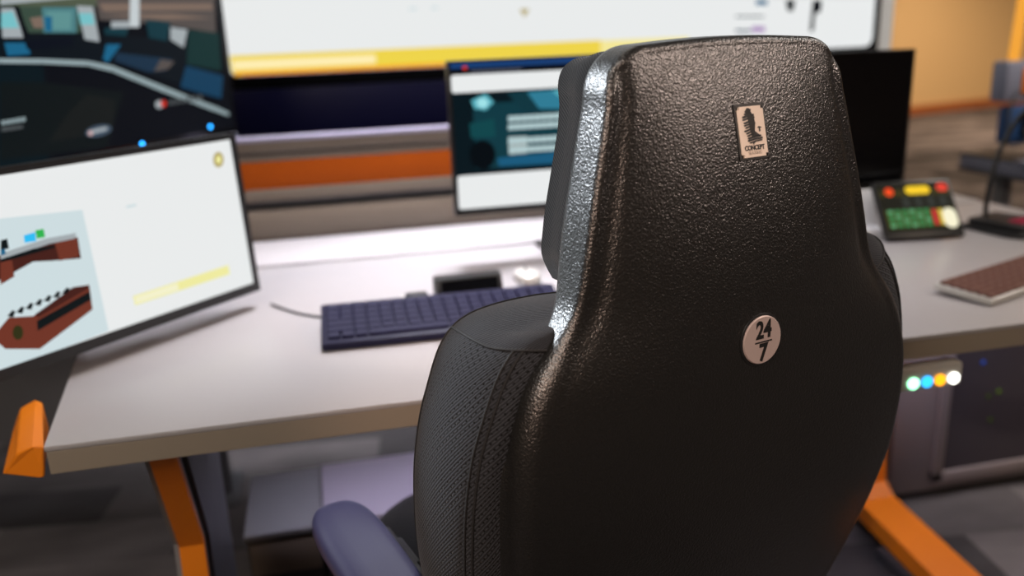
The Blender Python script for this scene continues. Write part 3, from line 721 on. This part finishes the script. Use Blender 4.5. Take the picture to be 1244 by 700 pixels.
f.poly([(50, 9), (92, 9), (92, 40), (52, 40)], E('screen_aqua', (.07, .2, .22)), 6); f.poly([(55, 14), (86, 14), (85, 36), (58, 36)], E('screen_mint', (.11, .28, .28)), 7); f.poly([(53, 20), (62, 20), (62, 38), (54, 38)], SKYB, 8)
f.poly([(35, 22), (50, 20), (52, 34), (40, 34)], TAN, 8)
f.poly([(0, 10), (16, 10), (28, 46), (2, 46)], PGREY, 7); f.poly([(0, 16), (14, 14), (22, 34), (0, 34)], CYAN, 8)
f.poly([(16, 6), (22, 8), (34, 46), (27, 46)], BLK, 9)
f.poly([(92, 7), (112, 8), (120, 51), (102, 48)], PGREY, 7); f.poly([(94, 16), (111, 16), (114, 30), (97, 30)], CYAN, 8); f.poly([(112, 6), (116, 8), (126, 52), (120, 52)], BLK, 9)
f.poly([(4, 52), (32, 52), (36, 66), (8, 68)], SKYB, 7); f.poly([(128, 54), (146, 54), (130, 76), (124, 72)], SKYB, 7)
f.poly([(28, 50), (88, 44), (88, 56), (32, 60)], E('screen_ink', (.002, .004, .01)), 8)
f.poly([(134, 26), (156, 26), (156, 34), (134, 34)], PGREY, 7); f.poly([(126, 34), (155, 34), (152, 44), (126, 42)], TEAL, 8)
f.poly([(176, 24), (206, 27), (202, 50), (180, 46)], TEAL, 7); f.poly([(206, 33), (227, 36), (222, 58), (206, 48)], PGREY, 7)
f.poly([(228, 36), (265, 40), (268, 86), (226, 78)], E('screen_forest', (.006, .03, .03)), 7)
f.poly([(225, 80), (270, 92), (268, 120), (218, 106)], DBLUE, 7)
f.poly([(140, 64), (208, 72), (200, 86), (180, 88), (138, 74)], E('screen_slate', (.01, .03, .06)), 7); f.poly([(194, 72), (211, 75), (203, 84), (186, 87)], TAND, 8)
f.poly([(158, -60), (168, -60), (168, 33), (156, 33)], E('screen_post', (.55, .6, .62)), 9)
cv = [(-40, 70, 6), (0, 71, 6), (50, 71.5, 6), (105, 74, 6), (135, 80, 7), (165, 92, 7), (200, 106, 7), (235, 120, 6), (262, 130, 6), (277, 137, 4)]
for (xa, ya, wa), (xb, yb, wb) in zip(cv, cv[1:]):
    f.poly([(xa, ya), (xb, yb), (xb - .5, yb + wb), (xa, ya + wa)], CURV, 10)
ell = lambda cx_, cy_, rx, ry, n_=14, tl=0: [(cx_ + rx * cos(2 * pi * k / n_), cy_ + ry * sin(2 * pi * k / n_) + tl * rx * cos(2 * pi * k / n_)) for k in range(n_)]
f.poly(ell(192, 127, 5, 5), PGREY, 11); f.poly(ell(197, 126, 3.5, 4), RED, 12)
for k in range(6): f.poly([(204 + k * 7, 122 - k * 1.2), (209 + k * 7, 121 - k * 1.2), (209 + k * 7, 127 - k * 1.2), (204 + k * 7, 128 - k * 1.2)], E('screen_text_grey', (.07, .08, .085)), 11)
for k in range(5): f.poly([(0 + k * 6, 147 - k), (5 + k * 6, 146 - k), (5 + k * 6, 151 - k), (0 + k * 6, 152 - k)], CURV, 11)
f.poly([(0, 155), (26, 152), (26, 156), (0, 160)], E('screen_text_grey', (.07, .08, .085)), 11)
f.poly(ell(118, 159, 16, 7, 16, -.18), E('screen_pill', (.06, .09, .13)), 11); f.poly([(106, 159), (128, 154), (128, 158), (108, 163)], PGREY, 12); f.poly(ell(108, 162, 3, 3), E('screen_pinkish', (.6, .4, .4)), 13)
glue(f, 'screen', t)
for px_, py_, rr_ in ((172, 175, .0045), (255, 154, .0042)):
    p = at_plane(px_, py_, O, n) - t.location
    b = MB(); M3 = Matrix((r, up, n)).transposed(); b.lathe([(rr_, -.002), (rr_, .003), (.0001, .004)], E('led_blue', (.02, .35, 1), 6.0), p, 16, M3); b.build('indicator_light', t, label='glowing blue indicator light')
b = MB(); b.mb = None
p0 = O - t.location
b.prism([(wd * .12, -.004), (wd * .985, -.004), (wd * .985, .006), (wd * .12, .006)], M @ Matrix.Translation((0, 0, .001)), .004, 'bluegrey'); b.build('lower_trim', t)
b = MB(); mc = (O + r * wd * .5 + up * .3 - n * .07) - t.location; zc = H - t.location.z
b.tube([mc + n * .02, mc], .03, 'darkgrey'); b.tube([mc - up * .05, Vector((mc.x, mc.y, zc - .01))], .022, 'darkgrey'); b.box((mc.x, mc.y, zc - .008), (.2, .2, .016), 'darkgrey', .003); b.build('ceiling_mount', t)

# ---- left monitor
BLm = Vector((-.132, 1.70, .785)); d_ = Vector((-.318, -.335, -.0)).normalized(); PLm = BLm + d_ * .58
t, r, up, n, O, M, wd = monitor('left_monitor', 'large monitor at left showing brown console desks and a yellow bar on white', PLm, BLm, .306, radians(3), .028, True, bez=(.014, .011, .018))
t.name = 'monitor'
f = Flat(O, n)
f.mb.face([O + r * a + up * c + n * .0003 for a, c in ((.014, .018), (wd - .014, .018), (wd - .014, .295), (.014, .295))], WHITE)
f.poly([(-60, 272), (100, 255), (132, 402), (-60, 475)], PALE, 1)
f.poly([(-60, 315), (20, 308), (60, 292), (94, 288), (98, 314), (62, 317), (40, 318), (0, 340), (-60, 360)], BRICKD, 3)
f.poly([(66, 295), (93, 289), (96, 311), (72, 317)], BRICK, 4); f.poly([(0, 318), (14, 316), (17, 336), (0, 346)], BRICK, 4)
f.poly([(0, 308), (55, 290), (92, 283), (90, 290), (60, 296), (0, 316)], PGREY, 5); f.poly([(0, 315), (40, 302), (66, 298), (66, 301), (0, 319)], DKG, 6)
f.poly([(0, 292), (8, 290), (10, 302), (0, 304)], DKG, 6); f.poly([(28, 286), (42, 282), (43, 293), (29, 295)], E('screen_azure', (.03, .5, .9)), 6); f.poly([(42, 280), (52, 278), (54, 288), (44, 290)], GREEN, 6); f.poly([(0, 304), (5, 302), (6, 309), (0, 310)], SKYB, 6)
f.poly([(88, 349), (108, 346), (112, 376), (48, 424), (6, 424), (-10, 410), (10, 386), (40, 384)], BRICK, 3)
f.poly([(44, 390), (108, 354), (110, 364), (45, 402)], DKG, 5); f.poly([(46, 386), (108, 350), (108, 347), (88, 349), (42, 382)], BRICKD, 4)
f.poly(ell(21, 404, 6.5, 9), E('screen_dark_olive', (.03, .03, .008)), 5)
for k in range(7): f.poly([(8 + k * 11, 384 - k * 4.6), (14 + k * 11, 377 - k * 4.6), (18 + k * 11, 378 - k * 4.6), (15 + k * 11, 386 - k * 4.8)], DKG, 6)
f.poly([(161, 360), (277, 322), (279, 333), (164, 371)], LYEL, 2); f.poly([(163, 361), (215, 344), (217, 352), (165, 369)], E('screen_cream', (.9, .88, .6)), 3)
f.poly(ell(265, 194, 6.5, 9.5), OCH, 2); f.poly(ell(265, 194, 3.2, 5), LYEL, 3); f.rect(153, 250, 165, 253, PALE, 2, -.2)
glue(f, 'screen', t)
q = (O + r * wd * .5 + up * .14 - n * .04) - t.location
e_ = Vector((-.27, 1.93, .751)) - t.location
b = MB(); b.tube([q, q + Vector((-.03, .06, .0)), Vector((e_.x, e_.y, q.z))], .016, 'darkgrey')
b.tube([Vector((e_.x, e_.y, q.z + .03)), Vector((e_.x, e_.y, e_.z + .01))], .018, 'darkgrey'); b.box((e_.x, e_.y, e_.z + .006), (.11, .11, .012), 'darkgrey', .003); b.build('monitor_arm', t)
# blue glint port at the lower right rim
b = MB(); pp = O + r * (wd + .0015) + up * .055 - n * .012 - t.location; b.box(pp, (.003, .006, .012), E('rim_blue', (.02, .05, .8), 1.0)); b.build('side_light', t)

def desk_stand(t, c, h, mt='plastic'):
    b = MB(); b.box((c[0], c[1] + .10, .0065 + c[2]), (.13, .12, .008), mt, .003)
    b.prism([(-.035, 0), (.035, 0), (.028, h), (-.028, h)], Matrix(((1, 0, 0, c[0]), (0, 0, 1, c[1] + .08), (0, 1, 0, c[2] + .008), (0, 0, 0, 1))), .02, mt, .002)
    b.build('stand', t, smooth=30)
# ---- centre monitor
t, r, up, n, O, M, wd = monitor('monitor', 'centre monitor behind the keyboard showing a teal web page picture between white bands', (.287, 1.85, .868), (.845, 1.85, .868), .330, 0, .03, True, bez=(.006, .004, .012))
desk_stand(t, (0, 0, 0), .26)
f = Flat(O, n)
def sq(f, O, r, up, n, x0, y0, x1, y1, mt, lay, rad=0.0):
    f.k += 1; o = n * (.0003 * lay + .00001 * f.k); pts = []
    if rad:
        for cx_, cy_, a0 in ((x1 - rad, y1 - rad, 0), (x0 + rad, y1 - rad, 90), (x0 + rad, y0 + rad, 180), (x1 - rad, y0 + rad, 270)):
            for k in range(5): a = radians(a0 + 90 * k / 4); pts.append(O + r * (cx_ + rad * cos(a)) + up * (cy_ + rad * sin(a)) + o)
    else: pts = [O + r * a + up * c + o for a, c in ((x0, y0), (x1, y0), (x1, y1), (x0, y1))]
    f.mb.face(pts, mt)
S = lambda *a: sq(f, O, r, up, n, *a)
S(.006, .012, wd - .006, .326, BLK, 1); S(.006, .314, wd - .006, .325, E('screen_bar_blue', (.01, .05, .18)), 2)
S(.006, .264, wd - .006, .301, WHITE, 2, .006); S(.008, .014, wd - .008, .088, WHITE, 2, .006); S(.05, .304, .16, .309, E('screen_tab', (.08, .09, .12)), 3); f.poly(ell(564.5, 82.5, 3, 2.5), RED, 4)
S(.006, .090, wd - .006, .262, TEALD, 2); S(.05, .10, .28, .24, E('screen_t1', (.005, .04, .055)), 3)
GL = E('screen_glow', (.10, .42, .5)); GW = E('screen_glow_pale', (.35, .75, .8))
f.poly([(615, 112), (720, 104), (720, 140), (640, 140)], TEAL, 4); f.poly([(640, 112), (720, 106), (720, 132), (655, 132)], E('screen_t2', (.03, .2, .3)), 5); f.poly([(670, 110), (720, 106), (720, 125), (690, 126)], GL, 6)
f.poly([(572, 122), (590, 114), (600, 124), (590, 134), (576, 132)], GL, 5); f.poly(ell(586, 125, 7, 6), GW, 6)
f.poly([(570, 150), (600, 144), (602, 166), (572, 168)], E('screen_t3', (.005, .06, .07)), 4)
f.poly([(604, 192), (720, 180), (720, 196), (606, 202)], E('screen_t4', (.01, .1, .2)), 4); f.poly(ell(586, 188, 16, 18, 18), E('screen_t5', (.001, .003, .005)), 5)
TX = E('screen_text_pale', (.45, .6, .62)); 
for row_, (yy, x_, k_) in enumerate(((141, 617, 10), (151, 617, 10), (168, 617, 8), (179, 618, 8))):
    for k in range(k_): f.poly([(x_ + k * 8, yy - k * .5), (x_ + 7.5 + k * 8, yy - k * .5 - .4), (x_ + 7.6 + k * 8, yy + 6.5 - k * .5), (x_ + .2 + k * 8, yy + 7 - k * .5)], TX, 7)
f.poly([(617, 166), (640, 165), (640, 186), (618, 188)], E('screen_grey_text', (.35, .42, .42)), 6)
glue(f, 'screen', t)
# ---- right monitor (switched off)
t, r, up, n, O, M, wd = monitor('monitor', 'black blank monitor right of the chair, behind the touch panel', (.850, 1.85, .856), (1.406, 1.85, .850), .327, 0, .03, True, bez=(.006, .004, .012))
desk_stand(t, (-.02, 0, 0), .25)
f = Flat(O, n); S = lambda *a: sq(f, O, r, up, n, *a); S(.006, .012, wd - .006, .323, 'gloss', 1); glue(f, 'screen', t)

# ================================================================ THINGS ON THE DESK
def keyboard(label, o, ang, w_, dp, rows_, cols, bm_, km, rise, mx=.010, my=.015, th=.014):
    t = thing('keyboard', label, 'keyboard', (o[0], o[1], .7502), ang)
    tl = math.atan2(rise, dp); R_ = Matrix.Rotation(tl, 4, 'X')
    b = MB(); b.prism([(0, 0), (w_, 0), (w_, dp), (0, dp)], R_ @ Matrix.Translation((0, 0, 0.002)), th, bm_, .003)
    b.box((.04, dp - .012, rise / 2), (.04, .008, rise - .001), bm_); b.box((w_ - .04, dp - .012, rise / 2), (.04, .008, rise - .001), bm_); b.build('body', t, smooth=30)
    kw = (w_ - 2 * mx) / cols; kd = (dp - 2 * my) / rows_; first = {}
    for i in range(rows_):
        j = 0
        while j < cols:
            ww = 1
            if i == 0 and j == 3: ww = 6
            elif i in (1, 2) and j == 0: ww = 2
            if j + ww > cols: ww = 1
            if ww not in first:
                kb = MB(); kb.box((kw * ww / 2, kd / 2, 0), (kw * ww - .003, kd - .003, .007), km, .0015, seg=1); k_ = kb.build('key', t, smooth=0); first[ww] = k_
            else:
                k_ = first[ww].copy(); COL.objects.link(k_); k_.parent = t
            k_.matrix_local = R_ @ Matrix.Translation((mx + j * kw, my * .8 + i * kd, th + .004))
            j += ww
    return t
keyboard('long navy-black keyboard in front of the centre monitor', (-.022, 1.392), radians(-1.5), .435, .160, 6, 18, 'kbody', 'key', .022)
keyboard('silver keyboard with brown-grey keys at the right end of the desk', (1.140, 1.235), radians(20), .42, .112, 6, 15, 'silver', 'brkey', .006, .005, .005, th=.012)

t = thing('desk_console_unit', 'small black box-shaped desk unit standing behind the navy-black keyboard', 'electronic device', (.205, 1.615, .7502), radians(2))
b = MB(); b.prism([(0, 0), (.05, 0), (.048, .040), (.014, .040)], Matrix(((0, 0, 1, 0), (1, 0, 0, 0), (0, 1, 0, 0), (0, 0, 0, 1))), .135, 'plastic', .003); b.build('body', t, smooth=30)
b = MB(); b.prism([(.01, .006), (.125, .006), (.125, .037), (.01, .037)], Matrix.Rotation(radians(70.7), 4, 'X') @ Matrix.Translation((0, 0, .0008)), .001, 'gloss'); b.build('front_panel', t, smooth=0)
t = thing('cable_hub', 'little black hub with grey end left of the black desk unit', 'hub', (.135, 1.625, .7502))
b = MB(); b.box((.03, 0, .009), (.045, .03, .018), 'plastic', .005); b.build('body', t); b = MB(); b.box((.0045, 0, .008), (.012, .022, .012), 'silver', .002); b.build('end_cap', t)
t = thing('computer_mouse', 'small pale grey mouse right of the black desk unit', 'mouse', (.405, 1.69, .7502))
b = MB(); rounded_pad(b, 0, 0, .012, .052, .085, .024, 'silver', p=2.3, n=32); b.build('body', t, smooth=60)
b = MB(); b.box((0, .012, .0245), (.006, .018, .004), 'darkgrey', .0015); b.build('scroll_wheel', t)
b = MB(); b.box((0, -.002, .003), (.048, .078, .003), 'grey', .001); b.build('underside', t)
pts = smooth_tab([(-.115, 1.70, .754), (-.06, 1.62, .753), (.0, 1.575, .753), (.035, 1.59, .753), (.10, 1.62, .754), (.137, 1.628, .757)], 6)
b = MB(); b.tube(pts, .0022, 'darkgrey', n=8); tag(b.build('cable'), 'thin dark cable lying on the desk between left monitor and hub', 'cable')

# touch panel
t = thing('touch_panel', 'tilted black touch panel showing coloured call buttons beside the chair', 'touch panel', (1.262, 1.700, .7502), radians(-8))
tw, thh, ta = .190, .150, radians(52)
R_ = Matrix.Rotation(ta, 4, 'X')
b = MB(); b.prism([(0, 0), (tw, 0), (tw, thh), (0, thh)], R_ @ Matrix.Translation((0, 0, -.014)) , .014, 'plastic', .004)
for v in b.v: v.z += .0095
b.build('housing', t, smooth=30)
b = MB(); b.prism([(0, .0), (.10, 0), (.09, .1)], Matrix(((0, 0, 1, .05), (1, 0, 0, .02), (0, 1, 0, 0), (0, 0, 0, 1))), .1, 'plastic', .003); b.build('stand', t, smooth=30)
SM = Matrix.Translation((0, 0, .0095)) @ R_
f = MB(); kk = [0]
def tp(x0, y0, x1, y1, mt, rd=0):
    kk[0] += 1; z = .0006 + .00012 * kk[0] * .2; pts = []
    rd = min(rd, (x1 - x0) / 2 - 1e-4, (y1 - y0) / 2 - 1e-4)
    if rd > 0:
        for cx_, cy_, a0 in ((x1 - rd, y1 - rd, 0), (x0 + rd, y1 - rd, 90), (x0 + rd, y0 + rd, 180), (x1 - rd, y0 + rd, 270)):
            for k in range(5): a = radians(a0 + 90 * k / 4); pts.append(SM @ Vector((cx_ + rd * cos(a), cy_ + rd * sin(a), z)))
    else: pts = [SM @ Vector((a, c, z)) for a, c in ((x0, y0), (x1, y0), (x1, y1), (x0, y1))]
    f.face(pts, mt)
tp(.006, .016, .184, .144, E('tp_black', (.008, .008, .004))); tp(.010, .108, .182, .126, E('tp_olive', (.035, .03, .004))); tp(.012, .026, .180, .074, E('tp_olive2', (.05, .045, .004)))
tp(.024, .110, .046, .132, E('tp_red', (.9, .07, .01)), .011); tp(.075, .112, .135, .134, E('tp_yellow', (.95, .62, .02)), .010); tp(.152, .116, .180, .138, E('tp_red2', (.75, .05, .03)), .012)
for i_ in range(4):
    for j_ in range(2): tp(.060 + i_ * .03, .080 + j_ * .013, .080 + i_ * .03, .090 + j_ * .013, E('tp_grey', (.03, .035, .03)), .004)
for i_ in range(6):
    for j_ in range(4): tp(.018 + i_ * .0175, .028 + j_ * .012, .031 + i_ * .0175, .037 + j_ * .012, E('tp_green', (.03, .22, .07)) if (i_ + j_) % 3 else E('tp_green2', (.1, .36, .16)), .002)
tp(.124, .030, .136, .070, E('tp_crimson', (.55, .03, .03)), .002); tp(.140, .03, .150, .07, E('tp_gold', (.75, .55, .06)), .002); tp(.148, .020, .182, .072, E('tp_cream', (.95, .9, .65)), .017)
f.build('screen', t, smooth=0, recalc=False)
t = thing('handset_cradle', 'white telephone handset cradle between the chair and the touch panel', 'telephone', (1.272, 1.775, .7502), radians(-8))
b = MB(); b.box((0, .02, .012), (.05, .10, .024), 'white', .006); b.build('base', t)
b = MB(); b.box((0, .03, .058), (.042, .022, .10), 'white', .009, rot=Matrix.Rotation(radians(-20), 3, 'X'), seg=3); b.build('handset', t)

# gooseneck microphone
t = thing('microphone', 'black gooseneck desk microphone with red-lit button at right', 'microphone', (1.60, 1.72, .7502), radians(18))
b = MB(); b.prism([(-.075, -.085), (.075, -.085), (.085, -.05), (.06, .075), (-.06, .075), (-.085, -.05)], Matrix(), .012, 'plastic', .003)
b.prism([(-.07, -.075), (.07, -.075), (.055, .065), (-.055, .065)], Matrix.Translation((0, 0, .012)), .016, 'plastic', .006); b.build('base', t, smooth=30)
b = MB(); b.prism([(-.035, -.062), (.035, -.062), (.03, -.02), (-.03, -.02)], Matrix.Translation((0, 0, .028)), .0015, E('mic_red', (.22, .01, .03), .9)); b.build('talk_button', t, smooth=0)
gp = smooth_tab([(-.02, .04, .025), (-.016, .045, .06), (0, .05, .12), (.03, .05, .19), (.075, .04, .26), (.125, .01, .31)], 5)
b = MB(); b.tube(gp, .0058, 'plastic', n=12); b.build('gooseneck', t)
b = MB(); b.tube([gp[-1], Vector(gp[-1]) + Vector((.02, -.02, .008)), Vector(gp[-1]) + Vector((.06, -.06, .02)), Vector(gp[-1]) + Vector((.065, -.065, .021))], [.008, .012, .012, .008], 'plastic', n=16); b.build('capsule', t)

# ================================================================ SECOND WORKSTATION TO THE RIGHT
t = thing('side_console', 'narrow grey console ledge with black top standing right beyond the desk', 'console', (2.44, 2.85, 0))
b = MB(); b.box((.04, -.62, .742), (.16, 1.24, .012), 'plastic', .002); b.build('top', t)
b = MB(); b.box((.03, -.62, .715), (.15, 1.22, .042), 'bluegrey', .003); b.build('edge_rail', t)
b = MB(); b.box((.03, -.62, .688), (.16, 1.23, .012), 'darkgrey', .002); b.build('lower_rail', t)
for y in (-.12, -1.12): b = MB(); b.box((.06, y, .341), (.05, .05, .682), 'grey', .004); b.build('leg', t)
t = thing('low_cabinet', 'lavender low cabinet beneath the narrow side console', 'cabinet', (2.42, 2.25, 0))
b = MB(); b.box((.14, -.12, .26), (.26, .66, .50), 'cab', .01); b.build('body', t); b = MB(); b.box((.14, -.12, .518), (.28, .68, .016), 'lav', .003); b.build('top_panel', t)
b = MB(); b.box((.14, -.12, .005), (.22, .6, .01), 'darkgrey'); b.build('plinth', t)
t = thing('equipment_post', 'grey upright post carrying an orange panel and a blue unit at far right', 'equipment post', (2.40, 2.50, .748))
b = MB(); b.tube([(0, 0, 0), (0, 0, .50)], .012, 'bluegrey'); b.tube([(0, 0, .28), (-.09, 0, .28)], .009, 'bluegrey'); b.tube([(0, 0, .14), (-.08, 0, .14)], .009, 'bluegrey'); b.tube([(0, 0, .46), (-.12, 0, .46)], .008, 'bluegrey'); b.box((0, 0, .005), (.08, .08, .01), 'bluegrey', .003); b.build('post', t)
b = MB(); b.box((-.125, 0, .285), (.10, .07, .13), 'bluegrey', .008); g_ = b.build('grey_unit', t)
b = MB(); b.box((-.098, -.037, .285), (.035, .008, .08), 'orange', .002); b.build('orange_panel', g_)
b = MB(); b.box((-.095, 0, .140), (.085, .06, .125), 'blue', .01); b.build('blue_unit', t)
b = MB(); b.box((-.075, -.034, .145), (.035, .01, .08), 'gloss', .003); b.build('dark_window', t)
b = MB(); b.box((-.12, 0, .47), (.014, .04, .24), E('light_bar', (1, .42, .05), .9), .004, rot=Matrix.Rotation(radians(3), 3, 'Y')); b.build('light_bar', t)
pts = smooth_tab([(2.27, 2.46, 1.00), (2.235, 2.44, .97), (2.22, 2.43, .90), (2.235, 2.44, .84), (2.27, 2.45, .82), (2.32, 2.45, .84), (2.33, 2.45, .89), (2.30, 2.44, .87), (2.33, 2.43, .80), (2.38, 2.40, .753)], 6)
b = MB(); b.tube(pts, .004, 'darkgrey', n=8); tag(b.build('cable'), 'looped dark cable hanging from the far right equipment post', 'cable')
